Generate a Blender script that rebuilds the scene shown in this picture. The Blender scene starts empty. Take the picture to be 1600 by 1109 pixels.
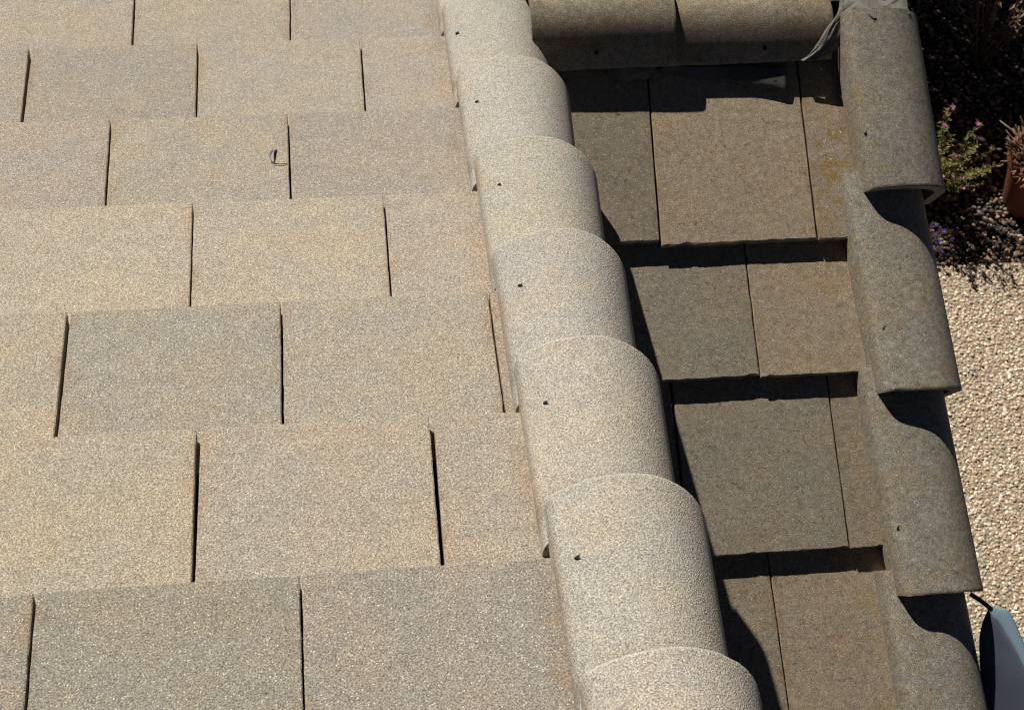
import bpy, bmesh, math, random
import numpy as np
from mathutils import Vector, Matrix, noise
random.seed(7); rng = np.random.default_rng(7)
SC = bpy.context.scene
COL = SC.collection

# ------------------------------------------------------------------ camera
cam_d = bpy.data.cameras.new('camera'); cam = bpy.data.objects.new('camera', cam_d); COL.objects.link(cam)
CP = Vector((0.04204, -0.80752, 1.82843))
CR = Vector((0.992428, -0.101644, 0.068955)); CU = Vector((0.051475, 0.853909, 0.517870)); CF = Vector((0.111520, 0.510399, -0.852676))
cam.matrix_world = Matrix(((CR.x, CU.x, -CF.x, CP.x), (CR.y, CU.y, -CF.y, CP.y), (CR.z, CU.z, -CF.z, CP.z), (0, 0, 0, 1)))
cam_d.sensor_fit = 'HORIZONTAL'; cam_d.sensor_width = 36.0; cam_d.lens = 2600 / 1600 * 36
cam_d.clip_start = 0.05; cam_d.clip_end = 400
cam_d.dof.use_dof = True; cam_d.dof.focus_distance = 2.65; cam_d.dof.aperture_fstop = 22
SC.camera = cam
SC.cycles.pixel_filter_type = 'BLACKMAN_HARRIS'; SC.cycles.filter_width = 1.15

# ------------------------------------------------------------------ sky, sun, exposure
SUN = Vector((-0.49, 1.03, 1.0)).normalized()          # towards the sun
elev = math.asin(SUN.z); azim = math.atan2(SUN.x, SUN.y)
wd = bpy.data.worlds.new('World'); SC.world = wd; wd.use_nodes = True
nt = wd.node_tree; nt.nodes.clear()
sky = nt.nodes.new('ShaderNodeTexSky'); sky.sky_type = 'NISHITA'; sky.sun_disc = False
sky.sun_elevation = elev; sky.sun_rotation = azim; sky.air_density = 0.15; sky.dust_density = 0.0; sky.altitude = 1000
bg = nt.nodes.new('ShaderNodeBackground'); bg.inputs['Strength'].default_value = 0.05
wo = nt.nodes.new('ShaderNodeOutputWorld')
nt.links.new(sky.outputs[0], bg.inputs[0]); nt.links.new(bg.outputs[0], wo.inputs[0])
sl = bpy.data.lights.new('sun', 'SUN'); sl.energy = 5.0; sl.angle = math.radians(0.5); sl.color = (1.0, 0.94, 0.84)
sun = bpy.data.objects.new('sun', sl); COL.objects.link(sun)
sun.rotation_euler = (-SUN).to_track_quat('-Z', 'Y').to_euler(); sun.location = (-3, 5, 6)
vs = SC.view_settings; vs.view_transform = 'Standard'; vs.look = 'None'; vs.exposure = 0.25; vs.gamma = 1.0; vs.use_curve_mapping = False

# ------------------------------------------------------------------ node helpers
class NB:
    def __init__(s, name):
        s.m = bpy.data.materials.new(name); s.m.use_nodes = True; s.t = s.m.node_tree; s.t.nodes.clear()
        s.out = s.n('ShaderNodeOutputMaterial'); s.bsdf = s.n('ShaderNodeBsdfPrincipled')
        s.l(s.bsdf.outputs[0], s.out.inputs[0])
    def n(s, k, **kw):
        x = s.t.nodes.new(k)
        for a, b in kw.items(): setattr(x, a, b)
        return x
    def l(s, a, b): s.t.links.new(a, b)
    def put(s, sock, v):
        if hasattr(v, 'is_linked') or hasattr(v, 'links'): s.l(v, sock)
        else: sock.default_value = v
    def math(s, op, a, b=0.0, clamp=False):
        x = s.n('ShaderNodeMath', operation=op, use_clamp=clamp); s.put(x.inputs[0], a); s.put(x.inputs[1], b); return x.outputs[0]
    def mix(s, f, a, b, mode='MIX'):
        x = s.n('ShaderNodeMix', data_type='RGBA', blend_type=mode); s.put(x.inputs[0], f); s.put(x.inputs[6], a); s.put(x.inputs[7], b); return x.outputs[2]
    def noise(s, vec, scale, detail=2.0, rough=0.5, out=0):
        x = s.n('ShaderNodeTexNoise'); s.l(vec, x.inputs['Vector']); x.inputs['Scale'].default_value = scale
        x.inputs['Detail'].default_value = detail; x.inputs['Roughness'].default_value = rough; return x.outputs[out]
    def vor(s, vec, scale, out=0, feat='F1'):
        x = s.n('ShaderNodeTexVoronoi', feature=feat); s.l(vec, x.inputs['Vector']); x.inputs['Scale'].default_value = scale; return x.outputs[out]
    def ramp(s, v, a, b, lo=0.0, hi=1.0):
        x = s.n('ShaderNodeMapRange', interpolation_type='SMOOTHSTEP'); s.l(v, x.inputs[0])
        for i, q in zip((1, 2, 3, 4), (a, b, lo, hi)): x.inputs[i].default_value = q
        return x.outputs[0]
    def lin(s, v, a, b, lo=0.0, hi=1.0):
        x = s.n('ShaderNodeMapRange'); s.l(v, x.inputs[0])
        for i, q in zip((1, 2, 3, 4), (a, b, lo, hi)): x.inputs[i].default_value = q
        return x.outputs[0]
    def pos(s): return s.n('ShaderNodeNewGeometry').outputs['Position']
    def bump(s, h, strength, dist):
        x = s.n('ShaderNodeBump'); s.l(h, x.inputs['Height']); x.inputs['Strength'].default_value = strength; x.inputs['Distance'].default_value = dist
        s.l(x.outputs[0], s.bsdf.inputs['Normal'])
    def done(s, col, rough=0.9, spec=0.25):
        s.put(s.bsdf.inputs['Base Color'], col); s.put(s.bsdf.inputs['Roughness'], rough); s.bsdf.inputs['Specular IOR Level'].default_value = spec
        return s.m

def sanded_concrete(name, grain=1.0, lichen=0.0, verge=False, rim=False, mottle=0.04, speck=0.5, bump=0.55):
    """sand-faced concrete roof tile; base tint comes from the object's colour"""
    b = NB(name); P = b.pos(); oi = b.n('ShaderNodeObjectInfo')
    off = b.n('ShaderNodeVectorMath', operation='SCALE'); b.l(oi.outputs['Location'], off.inputs[0]); off.inputs['Scale'].default_value = 3.7
    ad = b.n('ShaderNodeVectorMath', operation='ADD'); b.l(P, ad.inputs[0]); b.l(off.outputs[0], ad.inputs[1]); V = ad.outputs[0]
    base = oi.outputs['Color']
    blot = b.noise(V, 9.0, 3, 0.6); blot2 = b.noise(V, 34.0, 3, 0.6)
    warm = b.mix(b.ramp(blot, 0.35, 0.7), (0.95, 0.97, 1.01, 1), (1.04, 1.0, 0.95, 1))
    c = b.mix(1.0, base, warm, 'MULTIPLY')
    k = b.math('MULTIPLY', b.lin(blot2, 0.25, 0.75, 0.93, 1.07), b.lin(b.noise(V, 85.0, 2, 0.6), 0.3, 0.7, 1 - mottle, 1 + mottle))
    g1 = b.noise(V, 430.0, 2.0, 0.65); g2 = b.vor(V, 480.0, 0)
    gr = b.lin(g1, 0.30, 0.70, 1 - 0.62 * grain, 1 + 0.62 * grain)
    gv = b.lin(g2, 0.0, 0.75, 1 + 0.38 * grain, 1 - 0.48 * grain)
    kk = b.math('MULTIPLY', b.math('MULTIPLY', gr, gv), k)
    vm = b.n('ShaderNodeVectorMath', operation='SCALE'); b.l(c, vm.inputs[0]); b.l(kk, vm.inputs['Scale']); c = vm.outputs[0]
    # pale sand grains and dark pits
    rnd = b.vor(V, 330.0, 1); sep = b.n('ShaderNodeSeparateColor'); b.l(rnd, sep.inputs[0])
    dist = b.vor(V, 330.0, 0)
    sp = b.math('MULTIPLY', b.ramp(sep.outputs[0], 0.82, 0.87), b.ramp(dist, 0.42, 0.22))
    c = b.mix(b.math('MULTIPLY', sp, speck), c, (0.74, 0.68, 0.56, 1))
    pit = b.math('MULTIPLY', b.ramp(sep.outputs[1], 0.80, 0.88), b.ramp(dist, 0.45, 0.2))
    c = b.mix(b.math('MULTIPLY', pit, 0.45), c, (0.07, 0.06, 0.045, 1))
    # rusty-brown run-off stain along the sides of the piece (uv.x = distance from the side joint)
    uv = b.n('ShaderNodeUVMap'); su = b.n('ShaderNodeSeparateXYZ'); b.l(uv.outputs[0], su.inputs[0])
    edge = b.math('MULTIPLY', b.ramp(su.outputs[0], 0.022, 0.0), b.ramp(b.noise(V, 14.0, 3, 0.6), 0.42, 0.66))
    c = b.mix(b.math('MULTIPLY', edge, 0.5), c, b.mix(1.0, c, (0.86, 0.66, 0.50, 1), 'MULTIPLY'))
    if rim:        # sun highlight painted on the open lip, shade painted where the next cap overlaps
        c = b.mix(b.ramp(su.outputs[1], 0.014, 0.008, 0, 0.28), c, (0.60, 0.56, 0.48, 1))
        lap_shade = b.math('MULTIPLY', b.ramp(su.outputs[1], 0.70, 0.85), b.ramp(su.outputs[1], 0.90, 0.86))
        lap_shade = b.math('MULTIPLY', lap_shade, b.ramp(b.noise(V, 22.0, 3, .6), .3, .65, .45, 1))
        c = b.mix(b.math('MULTIPLY', lap_shade, 0.6), c, b.mix(1.0, c, (0.62, 0.57, 0.50, 1), 'MULTIPLY'))
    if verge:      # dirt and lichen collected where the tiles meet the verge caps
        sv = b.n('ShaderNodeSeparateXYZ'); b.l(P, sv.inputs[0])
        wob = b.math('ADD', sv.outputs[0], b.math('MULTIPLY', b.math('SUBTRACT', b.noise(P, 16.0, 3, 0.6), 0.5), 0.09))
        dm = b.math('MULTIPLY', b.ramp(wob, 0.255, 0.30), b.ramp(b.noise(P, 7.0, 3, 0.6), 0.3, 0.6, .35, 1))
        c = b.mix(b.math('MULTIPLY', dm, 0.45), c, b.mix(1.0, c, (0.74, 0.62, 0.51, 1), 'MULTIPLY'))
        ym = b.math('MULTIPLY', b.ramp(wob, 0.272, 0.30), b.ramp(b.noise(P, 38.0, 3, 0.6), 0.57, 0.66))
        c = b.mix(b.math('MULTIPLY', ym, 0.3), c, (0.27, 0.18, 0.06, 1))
    if lichen > 0:
        sx = b.n('ShaderNodeSeparateXYZ'); b.l(P, sx.inputs[0])
        side = b.math('ADD', b.ramp(sx.outputs[0], 0.90, 1.03, 0.10, 0.40), b.math('MULTIPLY', b.ramp(sx.outputs[1], 0.70, 1.05, 0.1, 0.9), b.math('MULTIPLY', b.ramp(sx.outputs[0], 0.96, 1.02), b.ramp(sx.outputs[0], 1.07, 1.035))))
        m = b.math('MULTIPLY', b.ramp(b.noise(V, 48.0, 4, 0.65), 0.46, 0.60), b.ramp(b.noise(V, 12.0, 2, 0.5), 0.42, 0.56))
        m = b.math('MULTIPLY', b.math('MULTIPLY', m, side), lichen, True)
        c = b.mix(m, c, b.mix(b.ramp(g1, 0.4, 0.6), (0.20, 0.125, 0.028, 1), (0.30, 0.23, 0.11, 1)))
        d2 = b.math('MULTIPLY', b.ramp(b.noise(V, 120.0, 2, 0.5), 0.60, 0.70), b.ramp(b.noise(V, 11.0, 2, 0.5), 0.42, 0.60))
        c = b.mix(b.math('MULTIPLY', d2, 0.55), c, (0.085, 0.06, 0.04, 1))
        rf = b.math('MULTIPLY', b.ramp(b.noise(V, 95.0, 2, 0.5), 0.58, 0.68), b.ramp(b.noise(V, 6.0, 2, 0.5), 0.40, 0.58))
        c = b.mix(b.math('MULTIPLY', rf, 0.5), c, b.mix(1.0, c, (0.88, 0.60, 0.44, 1), 'MULTIPLY'))
        w = b.math('MULTIPLY', b.ramp(b.noise(V, 160.0, 1, 0.5), 0.72, 0.76), side)
        c = b.mix(b.math('MULTIPLY', w, 0.8), c, (0.62, 0.60, 0.54, 1))
    h = b.math('ADD', b.math('MULTIPLY', g1, 1.0), b.math('MULTIPLY', g2, -0.6))
    b.bump(h, bump, 0.0022)
    return b.done(c, 0.88, 0.3)

def plain(name, col, rough=0.8, var=0.15, scale=20.0, bump=0.0, metal=0.0, spec=0.3):
    b = NB(name); P = b.pos(); nz = b.noise(P, scale, 4, 0.6)
    k = b.lin(nz, 0.25, 0.75, 1 - var, 1 + var)
    vm = b.n('ShaderNodeVectorMath', operation='SCALE'); vm.inputs[0].default_value = col[:3]; b.l(k, vm.inputs['Scale'])
    if bump: b.bump(b.noise(P, scale * 6, 3, 0.6), bump, 0.004)
    b.bsdf.inputs['Metallic'].default_value = metal
    return b.done(vm.outputs[0], rough, spec)

def vcol(name, rough=0.75, var=0.25, scale=300.0, bump=0.2, spec=0.3, trans=0.0):
    b = NB(name); P = b.pos(); a = b.n('ShaderNodeVertexColor'); a.layer_name = 'tint'
    k = b.lin(b.noise(P, scale, 2, 0.6), 0.25, 0.75, 1 - var, 1 + var)
    vm = b.n('ShaderNodeVectorMath', operation='SCALE'); b.l(a.outputs[0], vm.inputs[0]); b.l(k, vm.inputs['Scale'])
    if bump: b.bump(b.noise(P, scale, 2, 0.5), bump, 0.003)
    m = b.done(vm.outputs[0], rough, spec)
    if trans:
        tr = b.n('ShaderNodeBsdfTranslucent'); b.l(vm.outputs[0], tr.inputs[0])
        mx = b.n('ShaderNodeMixShader'); mx.inputs[0].default_value = trans
        b.l(b.bsdf.outputs[0], mx.inputs[1]); b.l(tr.outputs[0], mx.inputs[2]); b.l(mx.outputs[0], b.out.inputs[0])
    return m

M_TILE = sanded_concrete('sanded_concrete_main', grain=0.80, verge=True, speck=0.8, bump=0.65)
M_STRIP = sanded_concrete('sanded_concrete_weathered', grain=0.55, mottle=0.17, lichen=0.8, speck=0.5, bump=0.22)
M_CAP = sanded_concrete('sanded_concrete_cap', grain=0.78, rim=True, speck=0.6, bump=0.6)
M_CAPW = sanded_concrete('sanded_concrete_cap_weathered', grain=0.66, mottle=0.22, lichen=0.75, speck=0.5, bump=0.3)
M_DECK = plain('roof_underlay', (0.03, 0.03, 0.032), 0.9)
M_NAIL = plain('nail_rust', (0.012, 0.010, 0.009), 0.8)
M_WALL = plain('render_wall', (0.36, 0.31, 0.25), 0.9, 0.08, 8.0, 0.3)
M_BOARD = plain('barge_board_paint', (0.10, 0.09, 0.08), 0.6)
M_LEAD = plain('flashing_foil', (0.17, 0.162, 0.142), 0.75, 0.35, 70.0, 0.6, 0.0, 0.3)
M_FLAP = plain('closure_foil', (0.07, 0.07, 0.068), 0.6, 0.3, 50.0, 0.2)
M_MORTAR = plain('mortar', (0.17, 0.16, 0.14), 0.95, 0.3, 90.0, 0.8)

# ------------------------------------------------------------------ object helpers
def link(name, me, mat, parent=None, col=None):
    o = bpy.data.objects.new(name, me); COL.objects.link(o)
    if mat is not None and not me.materials: me.materials.append(mat)
    if parent is not None: o.parent = parent
    if col: o.color = col
    return o
def tag(o, label=None, cat=None, group=None, kind=None):
    for k, v in (('label', label), ('category', cat), ('group', group), ('kind', kind)):
        if v: o[k] = v
    return o
def thing(name, loc, label, cat, group=None):
    o = bpy.data.objects.new(name, None); COL.objects.link(o); o.location = loc; o.empty_display_size = 0.1
    return tag(o, label, cat, group)
def mesh(name, vs_, fs, smooth=False):
    me = bpy.data.meshes.new(name); me.from_pydata([tuple(v) for v in vs_], [], fs); me.update()
    if smooth: me.polygons.foreach_set('use_smooth', [True] * len(me.polygons))
    return me
def box(name, a, b, mat, parent=None):
    x0, y0, z0 = a; x1, y1, z1 = b
    v = [(x, y, z) for z in (z0, z1) for y in (y0, y1) for x in (x0, x1)]
    return link(name, mesh(name, v, [(0, 2, 3, 1), (4, 5, 7, 6), (0, 1, 5, 4), (2, 6, 7, 3), (0, 4, 6, 2), (1, 3, 7, 5)]), mat, parent)
def tube(pts, rad, seg=6):
    """vertices/faces of a tube along pts with a radius per point"""
    vv, ff = [], []
    for i, p in enumerate(pts):
        p = Vector(p); d = (Vector(pts[min(i + 1, len(pts) - 1)]) - Vector(pts[max(i - 1, 0)])).normalized()
        a = d.orthogonal().normalized(); c = d.cross(a); r = rad[i] if hasattr(rad, '__len__') else rad
        for k in range(seg):
            t = 2 * math.pi * k / seg; vv.append(p + a * (r * math.cos(t)) + c * (r * math.sin(t)))
    for i in range(len(pts) - 1):
        for k in range(seg):
            ff.append((i * seg + k, i * seg + (k + 1) % seg, (i + 1) * seg + (k + 1) % seg, (i + 1) * seg + k))
    ff.append(tuple(range(seg))[::-1]); ff.append(tuple((len(pts) - 1) * seg + k for k in range(seg)))
    return vv, ff

# ------------------------------------------------------------------ the roof's frames
TH = math.radians(22.7); EXP = 0.28924
EX = Vector((1, 0, 0))
SLD = Vector((0, math.cos(TH), -math.sin(TH))); NL = Vector((0, math.sin(TH), math.cos(TH)))      # main slope: down-slope away, normal
SRU = Vector((0, math.cos(TH), math.sin(TH))); NR = Vector((0, -math.sin(TH), math.cos(TH)))      # side slope: up-slope away, normal
R0 = Vector((0.6758, 0.3860, -0.9151))
def LP(x, v, h=0.0): return EX * x + SLD * v + NL * h
def RP(x, b, h=0.0): return R0 + EX * x + SRU * b + NR * h
ZG = -3.5

house = thing('house', (0.6, 1.3, ZG), 'tan concrete tiled house roof with rounded verge caps and a lower side slope', 'house')
HI = Matrix.Translation(-Vector(house.location))
def part(name, me, mat, parent=None, col=None, origin=None):
    """a part given in world coordinates, its origin moved to 'origin'"""
    org = Vector(origin) if origin is not None else sum((v.co for v in me.vertices), Vector()) / len(me.vertices)
    me.transform(Matrix.Translation(-org)); me.update()
    par = parent or house
    o = link(name, me, mat, None, col); o.parent = par
    o.location = org - world_loc(par)
    return o
def world_loc(o):
    l = Vector(o.location)
    while o.parent: o = o.parent; l += Vector(o.location)
    return l

def slab_mesh(P, x0a, x0b, x1a, x1b, s0, s1, h0, h1, thick, nx=26, ns=24, rough=0.0009, chip=0.0, seed=0):
    """tile slab. s0 = exposed (butt) end, s1 = tucked end; x0a/x1a = sides at s0, x0b/x1b at s1"""
    rnd = random.Random(seed)
    us = [0, 0.006] + [i / (nx - 3) for i in range(1, nx - 3)] + [0.994, 1]
    ws = [0, 0.007] + [i / (ns - 2) for i in range(1, ns - 1)]
    V, F, UV = [], [], []
    grid = []
    for j, w in enumerate(ws):
        row = []
        for i, u in enumerate(us):
            xa = x0a + (x1a - x0a) * u; xb = x0b + (x1b - x0b) * u
            x = xa + (xb - xa) * w; s = s0 + (s1 - s0) * w; h = h0 + (h1 - h0) * w
            e = min(u, 1 - u) < 1e-6 or w < 1e-6
            nz = noise.noise((x * 55 + seed * 3.1, s * 55, seed * 1.7)); nz2 = noise.noise((x * 170, s * 170, seed * 2.3 + 5))
            sg = 1 if s1 > s0 else -1
            if w < 0.008:
                s += sg * (abs(nz2) * rough * 1.6 + nz * rough + chip * max(0, nz - 0.25) * 2.2)
            if u < 1e-6: x += abs(nz2) * rough + nz * rough * 0.6
            if u > 1 - 1e-6: x -= abs(nz2) * rough - nz * rough * 0.6
            h += 0.0006 * noise.noise((x * 9, s * 9, seed))
            if e: h -= 0.0013
            row.append(len(V)); V.append(P(x, s, h)); UV.append((min(u * (x1a - x0a), (1 - u) * (x1a - x0a)) , w))
        grid.append(row)
    nw, nu = len(ws), len(us)
    for j in range(nw - 1):
        for i in range(nu - 1):
            F.append((grid[j][i], grid[j][i + 1], grid[j + 1][i + 1], grid[j + 1][i]))
    ring = [grid[0][i] for i in range(nu)] + [grid[j][nu - 1] for j in range(1, nw)] + [grid[nw - 1][i] for i in range(nu - 2, -1, -1)] + [grid[j][0] for j in range(nw - 2, 0, -1)]
    nrm = (P(0, 0, 1) - P(0, 0, 0))
    low = []
    for q in ring:
        low.append(len(V)); V.append(V[q] - nrm * thick); UV.append(UV[q])
    n = len(ring)
    for i in range(n): F.append((ring[i], low[i], low[(i + 1) % n], ring[(i + 1) % n]))
    F.append(tuple(low[::-1]))
    me = mesh('roof_tile', V, F)
    uvl = me.uv_layers.new(name='UVMap'); idx = np.zeros(len(me.loops), dtype=np.int32); me.loops.foreach_get('vertex_index', idx)
    uvl.data.foreach_set('uv', np.array(UV, dtype=np.float32)[idx].ravel())
    bm = bmesh.new(); bm.from_mesh(me); bmesh.ops.recalc_face_normals(bm, faces=bm.faces); bm.to_mesh(me); bm.free()
    for p_ in me.polygons: p_.use_smooth = False
    return me

# ------------------------------------------------------------------ main slope: deck and tiles
def deck(P, x0, x1, s0, s1, h):
    v = [P(x0, s0, h), P(x1, s0, h), P(x1, s1, h), P(x0, s1, h), P(x0, s0, h - .03), P(x1, s0, h - .03), P(x1, s1, h - .03), P(x0, s1, h - .03)]
    return mesh('deck', v, [(0, 1, 2, 3), (7, 6, 5, 4), (0, 4, 5, 1), (1, 5, 6, 2), (2, 6, 7, 3), (3, 7, 4, 0)])
main_slope = part('roof_slope', deck(LP, -1.75, 0.46, -1.2, 4.6, -0.075), M_DECK)
TAN = (0.414, 0.362, 0.286, 1); GREY = (0.363, 0.326, 0.269, 1); DARK = (0.322, 0.290, 0.238, 1); MID = (0.392, 0.347, 0.280, 1); PINK = (0.395, 0.350, 0.286, 1); WARM = (0.434, 0.377, 0.295, 1)
# rows: v of the lower (far) edge, joints (x at the far edge, x at the near end, gap far, gap near), tile tints from left to right
ROWS = [
 (-2 * EXP, [(-.60, -.60, .002, .002), (-.298, -.298, .002, .002), (.004, .003, .002, .002)], [MID, TAN, GREY, MID]),
 (-EXP, [(-.75, -.75, .002, .002), (-.447, -.447, .002, .002), (-.144, -.144, .002, .002), (.16, .16, .002, .002)], [MID, GREY, TAN, MID, GREY]),
 (0.0, [(-.608, -.604, .002, .002), (-.306, -.297, .0030, .0024), (0.0, -.001, .0022, .0020)], [MID, DARK, DARK, DARK]),
 (EXP, [(-.733, -.733, .002, .002), (-.430, -.431, .002, .002), (-.1275, -.128, .0060, .0036), (.178, .170, .0058, .0038)], [TAN, MID, WARM, MID, MID]),
 (2 * EXP, [(-.622, -.62, .003, .003), (-.320, -.316, .0056, .0040), (-.017, -.019, .0026, .0034), (.286, .280, .0020, .0020)], [MID, WARM, GREY, PINK, MID]),
 (3 * EXP, [(-.757, -.756, .002, .002), (-.455, -.453, .002, .002), (-.153, -.151, .0022, .0022), (.149, .144, .0024, .0024)], [MID, TAN, WARM, WARM, TAN]),
 (4 * EXP, [(-.604, -.597, .002, .002), (-.302, -.294, .0026, .0030), (0.0, 0.0, .0024, .0030)], [MID, PINK, MID, GREY]),
 (5 * EXP, [(-.770, -.76, .003, .003), (-.468, -.457, .0058, .0040), (-.163, -.160, .0030, .0026), (.139, .135, .0030, .0026)], [MID, GREY, GREY, PINK, PINK]),
 (6 * EXP, [(-.90, -.895, .002, .002), (-.597, -.592, .003, .003), (-.295, -.287, .0036, .0030), (.011, .007, .0026, .0020)], [MID, GREY, MID, PINK, GREY]),
 (7 * EXP, [(-.755, -.75, .002, .002), (-.452, -.448, .003, .003), (-.15, -.147, .003, .003), (.152, .152, .002, .002)], [MID, GREY, MID, PINK, GREY]),
]
OVER = 0.06; TT = 0.024
seed = 10
def jit(c, r, a=0.035): k = 1 + r.uniform(-a, a); return (c[0] * k, c[1] * k * (1 + r.uniform(-.012, .012)), c[2] * k * (1 + r.uniform(-.02, .02)), 1)
for vf, joints, tints in ROWS:
    xs = [(-1.06, -1.06, 0, 0)] + joints + [(0.43, 0.43, 0, 0)]
    for i in range(len(xs) - 1):
        a, b = xs[i], xs[i + 1]; seed += 1; r = random.Random(seed)
        # extrapolate the joint line under the course above
        k = (EXP + OVER) / EXP
        def far(j, sgn): return j[0] + sgn * j[2] / 2
        def near(j, sgn): return j[0] + (j[1] - j[0]) * k + sgn * j[3] / 2
        dv = r.uniform(-.0016, .0016)
        me = slab_mesh(LP, far(a, 1), near(a, 1), far(b, -1), near(b, -1), vf + dv, vf - EXP - OVER, r.uniform(-.0008, .0008), -TT * k, TT - .0012, seed=seed, chip=0.0012)
        part('roof_tile', me, M_TILE, main_slope, jit(tints[i], r))

# ------------------------------------------------------------------ side slope: deck and tiles
side_slope = part('roof_slope', deck(RP, -0.20, 0.47, -1.0, 1.02, -0.075), M_DECK)
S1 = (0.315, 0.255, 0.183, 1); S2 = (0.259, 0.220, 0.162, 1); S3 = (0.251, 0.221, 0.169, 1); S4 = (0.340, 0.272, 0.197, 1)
SROWS = [
 (0.581, 1.02, [(-.002, .004, .0030), (.299, .295, .0030)], [S2, S4, S1]),
 (0.323, 0.581, [(-.137, -.137, .002), (.165, .162, .0022)], [S2, S3, S1]),
 (0.0, 0.323, [(.004, .0, .0045), (.304, .297, .0020)], [S3, S3, S2]),
 (-0.305, 0.0, [(-.137, -.139, .002), (.165, .154, .0020)], [S2, S2, S1]),
 (-0.610, -0.305, [(.004, .0, .002), (.304, .297, .0020)], [S2, S2, S1]),
]
ST = 0.021
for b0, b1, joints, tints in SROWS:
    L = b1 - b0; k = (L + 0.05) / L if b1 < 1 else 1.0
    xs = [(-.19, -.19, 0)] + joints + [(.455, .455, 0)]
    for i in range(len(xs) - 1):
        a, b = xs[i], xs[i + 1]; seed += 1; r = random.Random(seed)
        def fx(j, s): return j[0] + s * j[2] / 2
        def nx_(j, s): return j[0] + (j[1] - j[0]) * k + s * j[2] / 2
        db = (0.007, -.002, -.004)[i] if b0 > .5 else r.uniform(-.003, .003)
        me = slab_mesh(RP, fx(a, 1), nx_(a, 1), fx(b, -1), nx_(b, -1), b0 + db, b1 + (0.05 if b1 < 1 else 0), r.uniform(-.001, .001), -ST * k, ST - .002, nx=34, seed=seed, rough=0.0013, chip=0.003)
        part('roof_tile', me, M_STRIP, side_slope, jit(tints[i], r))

# ------------------------------------------------------------------ rounded verge and ridge caps
def verge_profile(left, wr=0.086, drop=0.085, skirt=0.075):
    """outline (x, h) of a verge cap: the given inner edge up to the crest, then the outer shoulder and skirt"""
    wl, crest = left[-1]; pts = []
    for k in range(len(left) - 1):
        (x0, h0), (x1, h1) = left[k], left[k + 1]
        for m in range(3): pts.append((x0 + (x1 - x0) * m / 3, h0 + (h1 - h0) * m / 3))
    for _ in range(1):      # soften the corners of the inner edge
        pts = [pts[0]] + [tuple((pts[q - 1][c] + 2 * pts[q][c] + pts[q + 1][c]) / 4 for c in (0, 1)) for q in range(1, len(pts) - 1)] + [pts[-1]]
    for i in range(13):
        t = math.pi / 2 * i / 12; pts.append((wl + wr * math.sin(t), crest - drop * (1 - math.cos(t))))
    for i in range(1, 5):
        pts.append((wl + wr + 0.003 * i / 4, crest - drop - skirt * i / 4))
    return pts
def cap_mesh(P, prof, s0, s1, lift0, lift1, dx0, dx1, thick=0.016, ns=14, seed=0, chip=0.002, ragged=0.0, taper=1.0):
    """shell swept along s from the exposed end s0 to the tucked end s1"""
    n = len(prof); V, F, UV = [], [], []
    inner = []
    for i, (x, h) in enumerate(prof):
        a = prof[max(i - 1, 0)]; c = prof[min(i + 1, n - 1)]; tx, th = c[0] - a[0], c[1] - a[1]; l = math.hypot(tx, th)
        inner.append((x + th / l * thick, h - tx / l * thick))
    ws = [0, 0.008, 0.02] + [i / (ns - 3) for i in range(1, ns - 2)]
    for lay, pr in ((0, prof), (1, inner)):
        for j, w in enumerate(ws):
            for i, (x, h) in enumerate(pr):
                X = x * (1 + (taper - 1) * w) + dx0 + (dx1 - dx0) * w; S = s0 + (s1 - s0) * w; H = h + lift0 + (lift1 - lift0) * w
                sg = 1 if s1 > s0 else -1
                nz = noise.noise((X * 60 + seed * 2.3, S * 40, seed * 1.3)); nb = noise.noise((X * 150, S * 150, seed * .7 + H * 90))
                if j < 2: S += sg * (abs(nb) * 0.0010 + chip * max(0, nz - .2) * 1.5)
                if j == 0 and lay == 0: H -= 0.0012; S += sg * 0.0004
                if i == 0: X += nz * 0.0018 + nb * 0.0012 + ragged * max(0, nz)
                H += 0.0010 * noise.noise((X * 12, S * 9, seed))
                V.append(P(X, S, H)); UV.append((min(x, 0.2 - x) + .02 if x > .012 else .004 + x, w))
    m = len(ws); off = n * m
    g = lambda lay, j, i: lay * off + j * n + i
    for j in range(m - 1):
        for i in range(n - 1):
            F.append((g(0, j, i), g(0, j, i + 1), g(0, j + 1, i + 1), g(0, j + 1, i)))
            F.append((g(1, j, i + 1), g(1, j, i), g(1, j + 1, i), g(1, j + 1, i + 1)))
        F.append((g(0, j, 0), g(0, j + 1, 0), g(1, j + 1, 0), g(1, j, 0)))
        F.append((g(0, j + 1, n - 1), g(0, j, n - 1), g(1, j, n - 1), g(1, j + 1, n - 1)))
    for i in range(n - 1):
        F.append((g(0, 0, i + 1), g(0, 0, i), g(1, 0, i), g(1, 0, i + 1)))
        F.append((g(0, m - 1, i), g(0, m - 1, i + 1), g(1, m - 1, i + 1), g(1, m - 1, i)))
    me = mesh('ridge_cap', V, F)
    uvl = me.uv_layers.new(name='UVMap'); idx = np.zeros(len(me.loops), dtype=np.int32); me.loops.foreach_get('vertex_index', idx)
    uvl.data.foreach_set('uv', np.array(UV, dtype=np.float32)[idx].ravel())
    bm = bmesh.new(); bm.from_mesh(me); bmesh.ops.recalc_face_normals(bm, faces=bm.faces); bm.to_mesh(me); bm.free()
    me.polygons.foreach_set('use_smooth', [True] * len(me.polygons))
    me.set_sharp_from_angle(angle=math.radians(38))
    return me
def prof_h(prof, x):
    for (a, ha), (b, hb) in zip(prof, prof[1:]):
        if a <= x <= b: return ha + (hb - ha) * (x - a) / max(b - a, 1e-9)
    return prof[-1][1]
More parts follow.
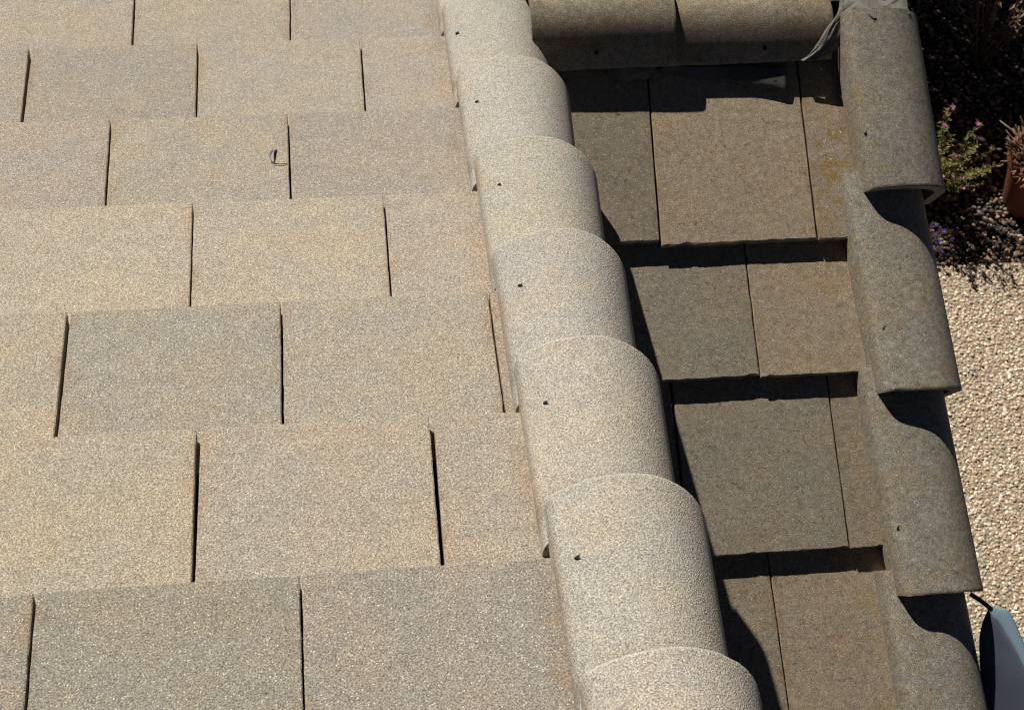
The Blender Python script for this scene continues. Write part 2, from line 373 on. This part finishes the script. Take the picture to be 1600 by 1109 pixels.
def nail(P, x, s, h, nrm, parent, r=0.0042):
    c = P(x, s, h); a = EX; d = nrm.cross(a).normalized(); V = [c - nrm * 0.0004]; F = []
    for k in range(10):
        t = 2 * math.pi * k / 10; q = r * (1 + .25 * math.sin(3 * t + x * 90)); V.append(c + a * (q * 1.25 * math.cos(t)) + d * (q * math.sin(t)) + nrm * .0004)
    for k in range(10): F.append((0, 1 + k, 1 + (k + 1) % 10))
    for k in range(10):
        V.append(V[1 + k] - nrm * 0.006)
    for k in range(10): F.append((1 + k, 11 + k, 11 + (k + 1) % 10, 1 + (k + 1) % 10))
    return part('nail', mesh('nail', V, F), M_NAIL, parent)

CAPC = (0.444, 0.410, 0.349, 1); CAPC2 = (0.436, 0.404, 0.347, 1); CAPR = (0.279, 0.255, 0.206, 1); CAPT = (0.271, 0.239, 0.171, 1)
PV = verge_profile([(0, .001), (.001, .020), (.006, .032), (.026, .043), (.050, .053), (.075, .0585), (.098, .060)], 0.112, 0.112, 0.060)
VX = 0.297
ends = [1.814, 1.526, 1.235, 0.936, 0.650, 0.372, 0.080, -0.212, -0.501, -0.786]
nails_v = {1.526: (.320, 1.394), 1.235: (.328, 1.111), 0.936: (.334, .823), 0.650: (.331, .536), 0.372: (.330, .258), 0.080: (.327, -.036)}
for i, v in enumerate(ends):
    r = random.Random(300 + i); c = jit(CAPC if i % 2 else CAPC2, r, .03); dx = r.uniform(-.002, .002)
    me = cap_mesh(LP, PV, v, v - 0.345, 0.0, -0.033, VX + 0.003 + dx, VX - 0.004 + dx, seed=40 + i, ragged=0.004, thick=0.018, taper=0.90)
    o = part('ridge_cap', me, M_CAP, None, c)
    if v in nails_v:
        x, s = nails_v[v]; w = (v - s) / .345
        nail(LP, x, s, prof_h(PV, (x - (VX + .003 + dx - .007 * w)) / (1 - .10 * w)) - .033 * w, NL, o)

PVR = verge_profile([(0, -.014), (.004, .014), (.010, .036), (.026, .044), (.055, .0468), (.085, .047)], 0.088, 0.075, 0.085)
rends = [0.658, 0.277, -0.095, -0.470, -0.84]
rn = {0.658: (.395, .765), 0.277: (.395, .396), -0.095: (.385, .029)}
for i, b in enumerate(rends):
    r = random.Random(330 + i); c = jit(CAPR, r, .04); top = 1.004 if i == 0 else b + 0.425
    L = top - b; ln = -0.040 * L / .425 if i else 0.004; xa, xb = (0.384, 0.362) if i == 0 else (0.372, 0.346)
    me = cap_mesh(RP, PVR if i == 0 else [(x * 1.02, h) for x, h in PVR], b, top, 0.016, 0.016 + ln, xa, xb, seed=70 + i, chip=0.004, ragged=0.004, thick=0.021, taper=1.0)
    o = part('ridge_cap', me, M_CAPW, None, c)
    if b in rn:
        x, s = rn[b]; w = (s - b) / L
        nail(RP, x, s, prof_h(PVR, x - (xa + (xb - xa) * w)) + .016 + ln * w, NR, o, .0036)

# ridge caps across the top: symmetric barrels along x
RY, RZ = 1.338, -0.545
def YP(y, x, z): return Vector((x, RY + y, RZ + z))
RIDGE_PTS = [(-.106, -.004), (-.104, .003), (-.096, .014), (-.082, .031), (-.060, .053), (-.042, .066), (-.021, .075), (0, .078)]
RIDGE_PTS = RIDGE_PTS + [(-y, z) for y, z in RIDGE_PTS[-2::-1]]
def ridge_profile(w, h, n=40):
    """rounded, roof-shaped ridge cap: w and h scale the outline"""
    pts = []
    for i in range(n):
        f = i / (n - 1) * (len(RIDGE_PTS) - 1); k = min(int(f), len(RIDGE_PTS) - 2); f -= k
        q = [RIDGE_PTS[min(max(k + m, 0), len(RIDGE_PTS) - 1)] for m in (-1, 0, 1, 2)]
        pts.append(tuple(.5 * (2 * q[1][c] + (q[2][c] - q[0][c]) * f + (2 * q[0][c] - 5 * q[1][c] + 4 * q[2][c] - q[3][c]) * f * f + (3 * q[1][c] - q[0][c] - 3 * q[2][c] + q[3][c]) * f ** 3) * (w, h)[c] for c in (0, 1)))
    return pts
for i, (xa, xb, w, h, dz) in enumerate(((0.728, 0.455, 1.0, 1.0, 0.0), (1.035, 0.690, 0.955, 0.86, -0.003))):
    r = random.Random(360 + i)
    me = cap_mesh(YP, ridge_profile(w, h), xa, xb, dz, dz - .004, 0, 0, seed=90 + i, chip=.003)
    o = part('ridge_cap', me, M_CAPW, None, jit(CAPT, r, .03))
    xn = (0.575, 0.90)[i]
    c = Vector((xn, RY - .089 * w - .0015, RZ + dz + .0225 * h))
    nb = Vector((0, -.77, .64)).normalized(); V = [c + nb * .001]; F = []
    for k in range(8):
        t = 2 * math.pi * k / 8; V.append(c + EX * (.0045 * math.cos(t)) + nb.cross(EX) * (.0045 * math.sin(t)) + nb * .0005)
    for k in range(8): F.append((0, 1 + k, 1 + (k + 1) % 8))
    part('nail', mesh('nail', V, F), M_NAIL, o)

# crumpled flashing wrapped round the ridge ends
def crumple(p):
    """ridged folds, sharp creases between soft facets"""
    a = 1 - 2 * abs(noise.noise(p)); b_ = 1 - 2 * abs(noise.noise(p * 2.3 + Vector((7, 3, 1))))
    return a * .6 + b_ * .4
def ribbon(name, path_fn, nu, nv, amp, seed, mat, fu=5.0, fv=3.0):
    V, F = [], []
    for j in range(nv):
        for i in range(nu):
            u, v = i / (nu - 1), j / (nv - 1)
            wob = .22 * noise.noise((u * 4.0, seed, 0)) * (1 if v > .5 else -1) * abs(2 * v - 1)
            p, n = path_fn(u, v + wob)
            q = Vector(((u + .35 * v) * fu, v * fv * 2.2 - u * .8, seed))
            e = min(1, 6 * min(v, 1 - v) + .25)
            V.append(Vector(p) + Vector(n) * (.002 + amp * (.9 + crumple(q)) * e) + Vector((.004 * noise.noise(q * 1.3), .003 * noise.noise(q * 1.7 + Vector((4, 4, 4))), 0)))
    for j in range(nv - 1):
        for i in range(nu - 1): F.append((j * nu + i, j * nu + i + 1, (j + 1) * nu + i + 1, (j + 1) * nu + i))
    me = mesh(name, V, F, True); me.set_sharp_from_angle(angle=math.radians(50)); o = part(name, me, mat)
    md = o.modifiers.new('thickness', 'SOLIDIFY'); md.thickness = 0.0015
    return o
def on_ridge(w, h, t):
    pr = ridge_profile(w, h, 81); f = t * 80; k = min(int(f), 79); f -= k
    (y0, z0), (y1, z1) = pr[k], pr[k + 1]; n = Vector((0, -(z1 - z0), y1 - y0)).normalized()
    return y0 + (y1 - y0) * f, z0 + (z1 - z0) * f, n
def right_wrap(u, v):
    y, z, n = on_ridge(.96, .865, 0.055 + 0.78 * u)
    x = 0.968 + 0.082 * min(1, u / .5) ** .8 + (0.030 + 0.022 * min(1, u * 3)) * v
    return (x, RY + y, RZ + z - .004), n
ribbon('flashing', right_wrap, 110, 44, 0.0024, 3.0, M_LEAD, 3.0, 3.6)
def cap_wrap(u, v):
    # over the upper end of the outer verge cap
    x = 0.375 + 0.130 * u; h = prof_h(PVR, max(0, x - .366)) + .015
    return RP(x, 0.988 + 0.055 * v + .012 * math.sin(u * 7), h - .02 * v), NR
ribbon('flashing', cap_wrap, 60, 24, 0.0020, 17.0, M_LEAD, 3.4, 1.6)
# flap of closure strip hanging out under the ridge, and a lump of mortar
def flap(u, v):
    x = 0.70 + 0.245 * u; b0 = 0.925 - 0.005 * u; b1 = b0 - (0.010 + 0.046 * u ** 1.5) * (1 if u < .97 else .9)
    b = b0 + (b1 - b0) * v; h = -0.012 + 0.012 * (1 - v) + .004 * u * v
    return RP(x - R0.x, b, h), NR
ribbon('closure_strip', flap, 30, 8, 0.0010, 21.0, M_FLAP, 3.0, .6)
bm = bmesh.new(); bmesh.ops.create_icosphere(bm, subdivisions=4, radius=1)
for v in bm.verts:
    p = v.co.copy(); k = 1 + .22 * noise.noise(p * 2.1) + .12 * noise.noise(p * 6)
    q = RP(-0.030 + p.x * 0.050 * k, 0.932 + p.y * 0.030 * k, -0.010 + p.z * 0.020 * k); v.co = q
me = bpy.data.meshes.new('mortar'); bm.to_mesh(me); bm.free(); me.polygons.foreach_set('use_smooth', [True] * len(me.polygons))
part('mortar', me, M_MORTAR)

# ------------------------------------------------------------------ the body of the house under the roof
far_slope = part('roof_slope', deck(LP, 0.50, 1.17, 1.50, 4.6, 0.02), M_DECK)
def poly_prism(name, yz, x0, x1, mat):
    n = len(yz); V = [(x0, y, z) for y, z in yz] + [(x1, y, z) for y, z in yz]
    F = [tuple(range(n))[::-1], tuple(range(n, 2 * n))] + [(i, (i + 1) % n, n + (i + 1) % n, n + i) for i in range(n)]
    me = mesh(name, V, F); bm = bmesh.new(); bm.from_mesh(me); bmesh.ops.recalc_face_normals(bm, faces=bm.faces); bm.to_mesh(me); bm.free()
    return part(name, me, mat)
# cheek wall between the main slope's verge and the side slope
poly_prism('cheek_wall', [(-.9, .30), (1.30, -.62), (1.30, -.75), (-.9, -1.55)], 0.44, 0.474, M_WALL)
poly_prism('wall', [(-.45, ZG), (-.45, -1.36), (1.338, -.64), (4.0, -1.78), (4.0, ZG)], -1.6, 1.00, M_WALL)
poly_prism('barge_board', [(-.5, -1.53), (-.5, -1.36), (1.338, -.60), (4.2, -1.80), (4.2, -1.97), (1.338, -.77)], 1.135, 1.168, M_BOARD)

# ------------------------------------------------------------------ ground, patio, garden bed
def ground_sheet(name, x0, x1, y0, y1, z, mat, nx=40, ny=40, amp=0.0):
    V, F = [], []
    for j in range(ny + 1):
        for i in range(nx + 1):
            x = x0 + (x1 - x0) * i / nx; y = y0 + (y1 - y0) * j / ny; V.append((x, y, z + amp * noise.noise((x * 3, y * 3, 0)) + amp * .5 * noise.noise((x * 11, y * 11, 4))))
    for j in range(ny):
        for i in range(nx): a = j * (nx + 1) + i; F.append((a, a + 1, a + nx + 2, a + nx + 1))
    return link(name, mesh(name, V, F, True), mat)
def aggregate(name, base, light):
    b = NB(name); P = b.pos(); d = b.vor(P, 75.0, 0); rc = b.vor(P, 75.0, 1); s = b.n('ShaderNodeSeparateColor'); b.l(rc, s.inputs[0])
    c = b.mix(b.ramp(d, .55, .25), base, b.mix(s.outputs[0], base, light)); b.bump(b.math('MULTIPLY', d, -1.0), .6, .01)
    return b.done(c, .85, .3)
M_PATIO = aggregate('exposed_aggregate_bed', (0.30, 0.235, 0.16, 1), (0.55, 0.44, 0.31, 1))
M_SOIL = plain('bed_soil', (0.035, 0.028, 0.022), 0.95, .4, 30.0, .6)
M_GROUND = plain('earth', (0.11, 0.095, 0.07), 0.95, .3, 3.0, .4)
g = ground_sheet('ground', -60, 60, -60, 60, ZG - .06, M_GROUND, 30, 30); tag(g, kind='structure')
EDGE = 2.69
patio = box('patio', (0.8, -6, ZG - .12), (9, EDGE, ZG), M_PATIO); tag(patio, kind='structure')
bed = ground_sheet('garden_bed', 0.8, 9, EDGE + .002, 9, ZG - .018, M_SOIL, 80, 70, .008); tag(bed, kind='structure')

def ico():
    bm = bmesh.new(); bmesh.ops.create_icosphere(bm, subdivisions=2, radius=1)
    v = np.array([q.co[:] for q in bm.verts]); f = np.array([[q.index for q in t.verts] for t in bm.faces]); bm.free(); return v, f
IV, IF = ico()
def stones(name, pts, rad, flat, cols, mat, parent=None, lum=0.18):
    n = len(pts); nv = len(IV)
    ang = rng.uniform(0, 2 * np.pi, n); ca, sa = np.cos(ang), np.sin(ang)
    sc = rad[:, None] * np.stack([rng.uniform(.85, 1.35, n), rng.uniform(.65, 1.0, n), rng.uniform(flat[0], flat[1], n)], 1)
    lo = IV[None] * (1 + lum * rng.uniform(-1, 1, (n, nv, 1)) * .55) * sc[:, None, :]
    tilt = rng.normal(0, .25, n)
    x = lo[..., 0] * ca[:, None] - lo[..., 1] * sa[:, None]; y = lo[..., 0] * sa[:, None] + lo[..., 1] * ca[:, None]; z = lo[..., 2] + tilt[:, None] * lo[..., 0]
    V = (np.stack([x, y, z], -1) + pts[:, None, :]).reshape(-1, 3)
    F = (IF[None] + (np.arange(n) * nv)[:, None, None]).reshape(-1, 3)
    me = bpy.data.meshes.new(name); me.vertices.add(len(V)); me.vertices.foreach_set('co', V.astype(np.float32).ravel())
    me.loops.add(F.size); me.loops.foreach_set('vertex_index', F.astype(np.int32).ravel())
    me.polygons.add(len(F)); me.polygons.foreach_set('loop_start', np.arange(0, F.size, 3, dtype=np.int32)); me.polygons.foreach_set('loop_total', np.full(len(F), 3, dtype=np.int32))
    me.polygons.foreach_set('use_smooth', np.ones(len(F), dtype=bool)); me.update(calc_edges=True)
    a = me.color_attributes.new('tint', 'FLOAT_COLOR', 'POINT')
    c = np.repeat(np.concatenate([cols, np.ones((n, 1))], 1), nv, 0); a.data.foreach_set('color', c.astype(np.float32).ravel())
    return link(name, me, mat, parent)
def scatter(x0, x1, y0, y1, spacing, jitter=.42):
    xs = np.arange(x0, x1, spacing); ys = np.arange(y0, y1, spacing); X, Y = np.meshgrid(xs, ys); X[1::2] += spacing / 2
    P = np.stack([X.ravel(), Y.ravel()], 1); return P + rng.uniform(-jitter, jitter, P.shape) * spacing
def palette(n, cols, w, var=.12):
    c = np.array(cols)[rng.choice(len(cols), n, p=np.array(w) / sum(w))]; return np.clip(c * (1 + rng.normal(0, var, (n, 1))), .01, .95)
M_STONE = vcol('pebbles', .7, .22, 220.0, .25)
P2 = scatter(1.95, 3.2, .65, EDGE - .004, .0125); n = len(P2)
P3 = np.column_stack([P2, np.full(n, ZG) + rng.uniform(-.0035, .0015, n)])
pa = stones('aggregate', P3, rng.uniform(.0045, .0092, n), (.35, .6), palette(n, [(.64, .53, .40), (.76, .66, .53), (.50, .40, .30), (.40, .32, .24), (.60, .43, .32), (.33, .30, .25)], [5, 3.5, 4, 2.5, 1.6, 1.5]), M_STONE, patio)
tag(pa, kind='stuff')
P2 = scatter(2.2, 3.75, EDGE + .012, 4.6, .0205); n = len(P2)
P3 = np.column_stack([P2, np.full(n, ZG - .012) + rng.uniform(-.004, .012, n)])
gv = stones('gravel', P3, rng.uniform(.005, .014, n), (.5, .85), palette(n, [(.19, .14, .10), (.27, .165, .11), (.33, .26, .20), (.08, .065, .05), (.40, .24, .15), (.60, .55, .48)], [5, 4, 2.2, 6, 1.5, .45], .28), M_STONE)
tag(gv, 'small mixed brown and grey pebbles covering the garden bed', 'gravel', kind='stuff')

# ------------------------------------------------------------------ unseen fence, made up and added to cast shade on the bed
M_FENCE = plain('shadow_fence_timber', (0.16, 0.12, 0.085), .85, .3, 25.0, .4)
FD = Vector((0.905, 0.425, 0)).normalized(); FN = Vector((-FD.y, FD.x, 0)); FA = Vector((1.15, 3.98, ZG))
fence = thing('shadow_fence', FA, 'made-up unseen brown timber paling fence added to shade the garden bed', 'fence')
PW, FH = 0.10, 1.34
def local_box(name, o, l, d, h, z0):
    V = []
    for z in (z0, z0 + h):
        for a, b in ((0, 0), (l, 0), (l, d), (0, d)): q = Vector(o) + FD * a + FN * b; V.append((q.x, q.y, z))
    return mesh(name, V, [(3, 2, 1, 0), (4, 5, 6, 7), (0, 1, 5, 4), (1, 2, 6, 5), (2, 3, 7, 6), (3, 0, 4, 7)])
pm = local_box('paling', (0, 0, 0), PW, .016, FH, 0.03)
for k in range(52):
    o = link('paling', pm, M_FENCE, fence); o.location = FD * (k * (PW + .001)) + Vector((0, 0, .012 * noise.noise((k * 1.7, 0, 0))))
rm = local_box('rail', (0, .018, 0), 52 * (PW + .001), .045, .07, 0)
for z in (.3, 1.05):
    o = link('rail', rm, M_FENCE, fence); o.location = (0, 0, z)
qm = local_box('post', (0, .065, 0), .09, .09, 1.32, -.05)
for k in range(4):
    o = link('post', qm, M_FENCE, fence); o.location = FD * (k * 1.7 + .02)

# ------------------------------------------------------------------ plants
M_LEAF = vcol('leaf', .55, .2, 60.0, 0.0, .35, .3)
M_STEM = plain('stem', (0.16, 0.11, 0.07), .85, .3, 80.0)
def tinted_mesh(name, V, F, C, mat, parent, smooth=False):
    me = mesh(name, V, F, smooth); a = me.color_attributes.new('tint', 'FLOAT_COLOR', 'POINT')
    a.data.foreach_set('color', np.array([(*c, 1) for c in C], dtype=np.float32).ravel()); return link(name, me, mat, parent)
def leaf(V, F, C, p, d, l, w, col, up):
    d = d.normalized(); s = d.cross(up); s = s.normalized() if s.length > 1e-4 else EX; n = s.cross(d)
    b = len(V); V += [p, p + d * l * .45 + s * w * .5 + n * l * .06, p + d * l, p + d * l * .45 - s * w * .5 + n * l * .06, p + d * l * .5 - n * l * .04]
    F += [(b, b + 1, b + 4), (b + 1, b + 2, b + 4), (b + 2, b + 3, b + 4), (b + 3, b, b + 4)]; C += [col] * 5
def shrub(name, base, label, group, h, spread, nst, leafcols, flowercols, nfl, seed_, leafl=.02, lean=(0, 0), dens=26):
    r = random.Random(seed_); root = thing(name, base, label, 'shrub', group)
    SV, SF = [], []; V, F, C = [], [], []; tips = []
    for s in range(nst):
        a = r.uniform(0, 2 * math.pi); q = math.sqrt(r.random()) * spread; hh = h * r.uniform(.5, 1.0)
        pts = []; x0 = Vector((r.uniform(-.02, .02), r.uniform(-.02, .02), -.02)); end = Vector((q * math.cos(a) + lean[0] * hh, q * math.sin(a) + lean[1] * hh, hh))
        for k in range(7):
            t = k / 6; p = x0.lerp(end, t) + Vector((0, 0, .10 * hh * math.sin(math.pi * t))) + Vector((r.uniform(-1, 1), r.uniform(-1, 1), r.uniform(-1, 1))) * .007; pts.append(p)
        tv, tf = tube(pts, [.0034 * (1 - .7 * k / 6) for k in range(7)], 5); o = len(SV); SV += tv; SF += [tuple(i + o for i in f_) for f_ in tf]
        tips.append(pts[-1])
        for k in range(dens):
            t = .25 + .75 * r.random() ** .7; i = min(int(t * 6), 5); p = pts[i].lerp(pts[i + 1], t * 6 - i)
            d = Vector((r.uniform(-1, 1), r.uniform(-1, 1), r.uniform(-.3, 1.0)))
            c = r.choice(leafcols); kk = r.uniform(.7, 1.25); leaf(V, F, C, p + d * .004, d, leafl * r.uniform(.6, 1.3), leafl * r.uniform(.3, .5), tuple(x * kk for x in c), Vector((r.uniform(-.4, .4), r.uniform(-.4, .4), 1)))
    tinted_mesh('foliage', V, F, C, M_LEAF, root); link('stems', mesh('stems', SV, SF, True), M_STEM, root)
    for k in range(nfl):
        p = tips[k % len(tips)] + Vector((r.uniform(-.02, .02), r.uniform(-.02, .02), r.uniform(-.03, .01))); V, F, C = [], [], []; c = r.choice(flowercols)
        for m in range(10):
            a = 2 * math.pi * m / 10; leaf(V, F, C, p, Vector((math.cos(a), math.sin(a), r.uniform(.1, .7))), .013, .007, tuple(x * r.uniform(.8, 1.2) for x in c), Vector((0, 0, 1)))
        tinted_mesh('flower', V, F, C, M_LEAF, root)
    return root
GREENS = [(.21, .22, .04), (.28, .25, .06), (.13, .15, .03), (.31, .25, .09), (.22, .16, .08)]
shrub('flowering_shrub', (2.53, 3.05, ZG), 'sunlit yellow green shrub with small pink flowers beside the roof edge', None, .36, .18, 44, GREENS, [(.50, .17, .42), (.55, .27, .45)], 14, 5, .022, (0.05, -.02), 34)
shrub('flowering_shrub', (2.455, 2.785, ZG), 'low shaded plant with violet flowers at the corner of the patio', None, .11, .085, 14, [(.06, .07, .03), (.09, .08, .05)], [(.16, .07, .36), (.20, .10, .42)], 14, 8, .016)
shrub('dry_shrub', (2.90, 3.72, ZG), 'tall dry shrub with pale brown leaf tips in front of the added fence', None, 1.10, .34, 26, [(.24, .16, .11), (.32, .22, .16), (.14, .10, .07)], [(.40, .26, .2)], 0, 12, .04, (-.12, -.16), 20)

# ------------------------------------------------------------------ terracotta pot with a dry succulent
M_TERRA = plain('terracotta', (0.15, 0.050, 0.026), .8, .22, 18.0, .25)
PC = Vector((2.920, 2.985, ZG))
pot = thing('flower_pot', PC, 'round terracotta pot standing on the pebbled garden bed', 'pot')
def lathe(name, prof, mat, parent, seg=48, wob=0):
    V, F = [], []
    for r_, z in prof:
        for k in range(seg): t = 2 * math.pi * k / seg; V.append((r_ * math.cos(t), r_ * math.sin(t), z))
    for j in range(len(prof) - 1):
        for k in range(seg): F.append((j * seg + k, j * seg + (k + 1) % seg, (j + 1) * seg + (k + 1) % seg, (j + 1) * seg + k))
    return link(name, mesh(name, V, F, True), mat, parent)
lathe('body', [(0, -.012), (.095, -.012), (.100, 0), (.120, .10), (.142, .22), (.145, .232)], M_TERRA, pot)
lathe('rim', [(.145, .232), (.158, .236), (.162, .246), (.162, .288), (.157, .297), (.146, .297), (.143, .285), (.140, .20)], M_TERRA, pot)
lathe('soil', [(.1405, .262), (.07, .268), (0, .270)], M_SOIL, pot)
r = random.Random(77); suc = thing('succulent', PC + Vector((0, 0, .265)), 'dense clump of dry brown succulent stems filling the terracotta pot', 'plant')
V, F, C = [], [], []
for k in range(620):
    a = r.uniform(0, 2 * math.pi); q = .165 * math.sqrt(r.random()); p0 = Vector((q * .85 * math.cos(a), q * .85 * math.sin(a), 0))
    d = Vector((math.cos(a) * q * 5 + r.uniform(-.5, .5), math.sin(a) * q * 5 + r.uniform(-.5, .5), r.uniform(.6, 1.3))).normalized(); l = r.uniform(.045, .10)
    bend = Vector((r.uniform(-1, 1), r.uniform(-1, 1), r.uniform(-.6, .3))) * l * .35
    pts = [p0, p0 + d * l * .5 + bend * .3, p0 + d * l + bend]; tv, tf = tube(pts, [.0030, .0044, .0020], 5); o = len(V); V += tv; F += [tuple(i + o for i in f_) for f_ in tf]
    c = r.choice([(.30, .19, .13), (.38, .25, .18), (.22, .13, .09), (.42, .30, .22)]); C += [c] * len(tv)
tinted_mesh('stems', V, F, C, M_LEAF, suc, True)

# ------------------------------------------------------------------ shade sail tied to the verge
def cloth(name, col, tr):
    b = NB(name); P = b.pos(); k = b.lin(b.noise(P, 9.0, 3, .5), .25, .75, .92, 1.08); w = b.noise(P, 900.0, 1, .5)
    vm = b.n('ShaderNodeVectorMath', operation='SCALE'); vm.inputs[0].default_value = col; b.l(k, vm.inputs['Scale']); b.bump(w, .15, .001)
    m = b.done(vm.outputs[0], .8, .2); t_ = b.n('ShaderNodeBsdfTranslucent'); b.l(vm.outputs[0], t_.inputs[0]); mx = b.n('ShaderNodeMixShader'); mx.inputs[0].default_value = tr
    b.l(b.bsdf.outputs[0], mx.inputs[1]); b.l(t_.outputs[0], mx.inputs[2]); b.l(mx.outputs[0], b.out.inputs[0]); return m
M_SAIL = cloth('sail_cloth', (0.088, 0.100, 0.135), .12); M_HEM = cloth('sail_hem', (0.21, 0.30, 0.38), .2)
M_CORD = plain('black_cord', (0.012, 0.012, 0.013), .6)
C0 = Vector((1.231, 0.270, -0.960))
sail = thing('shade_sail', C0, 'grey blue fabric shade sail corner tied below the verge caps', 'shade sail')
EA = [(1.231, .270, -.960), (1.250, .267, -.961), (1.268, .257, -.963), (1.285, .203, -.977), (1.313, .093, -1.004), (1.353, -.074, -1.046), (1.41, -.31, -1.105)]      # outer edge
EB = [(1.231, .270, -.960), (1.213, .238, -.981), (1.209, .191, -1.013), (1.216, .113, -1.069), (1.235, -.026, -1.17), (1.25, -.14, -1.25), (1.27, -.34, -1.40)]          # edge along the house
EM = [(1.231, .270, -.960), (1.234, .251, -.965), (1.250, .225, -.971), (1.277, .160, -.987), (1.302, .071, -1.010), (1.337, -.094, -1.051), (1.39, -.33, -1.112)]       # inner line of the hem
def curve(pts, t):
    n = len(pts) - 1; f = min(t * n, n - 1e-6); i = int(f); f -= i
    q = [Vector(pts[min(max(k, 0), n)]) for k in (i - 1, i, i + 1, i + 2)]
    return .5 * (2 * q[1] + (q[2] - q[0]) * f + (2 * q[0] - 5 * q[1] + 4 * q[2] - q[3]) * f * f + (3 * q[1] - q[0] - 3 * q[2] + q[3]) * f ** 3)
NU, NV = 48, 14; V, F = [], []
out_n = Vector((.15, -1.6, 1)).normalized()
for i in range(NU + 1):
    t = i / NU; a, b_ = curve(EM, t), curve(EB, t)
    for j in range(NV + 1):
        w = j / NV; V.append(a.lerp(b_, w) + out_n * (.010 * math.sin(math.pi * w) * math.sin(3 * t + 1) * t + .002 * noise.noise((t * 9, w * 5, 2))) - C0)
for i in range(NU):
    for j in range(NV): a = i * (NV + 1) + j; F.append((a, a + 1, a + NV + 2, a + NV + 1))
so = link('cloth', mesh('cloth', V, F, True), M_SAIL, sail); md = so.modifiers.new('thickness', 'SOLIDIFY'); md.thickness = .0016
V, F = [], []
for i in range(NU + 1):
    t = i / NU; a, b_ = curve(EA, t), curve(EM, t)
    for j in range(6):
        w = j / 5; V.append(a.lerp(b_, w) + Vector((.2, .75, .63)) * (.006 * math.sin(math.pi * w) * min(1, t * 5)) - C0)
for i in range(NU):
    for j in range(5): a = i * 6 + j; F.append((a, a + 1, a + 7, a + 6))
ho = link('hem', mesh('hem', V, F, True), M_HEM, sail); md = ho.modifiers.new('thickness', 'SOLIDIFY'); md.thickness = .002
tv, tf = tube([Vector((1.207, .302, -.972)) - C0, Vector((1.212, .295, -.969)) - C0, Vector((1.220, .285, -.965)) - C0, Vector((.003, -.004, -.001))], [.004, .004, .004, .004], 8)
link('cord', mesh('cord', tv, tf, True), M_CORD, sail)

# ------------------------------------------------------------------ small curled flake on a tile of the main slope
FV, FF = [], []
fl = thing('flake', LP(-0.026, 1.03, -.008), 'small curled grey flake with a thin thread lying on a tan roof tile', 'flake')
FO = Vector(fl.location)
def tile_h(v): return -TT * (4 * EXP - v) / EXP
for j in range(9):
    for i in range(5):
        u = i / 4 - .5; w = j / 8; wd_ = .0075 * math.sin(math.pi * (.12 + .8 * w)); vv = 1.004 + .040 * w
        FV.append(LP(-.030 + u * wd_ + .006 * (w - .4) ** 2 * 4, vv, tile_h(vv) + .0015 + .006 * (abs(u) * 2) ** 2 * math.sin(math.pi * w)) - FO)
for j in range(8):
    for i in range(4): a = j * 5 + i; FF.append((a, a + 1, a + 6, a + 5))
fo = link('vane', mesh('vane', FV, FF, True), plain('flake_grey', (.27, .26, .25), .8), fl); md = fo.modifiers.new('thickness', 'SOLIDIFY'); md.thickness = .0008
tv, tf = tube([LP(-.030 + .026 * t - .0, 1.001 - .012 * t + .010 * t * t, tile_h(1.0) + .003 - .002 * t) - FO for t in (0, .25, .5, .75, 1)], .0008, 5)
link('thread', mesh('thread', tv, tf, True), M_CORD, fl)
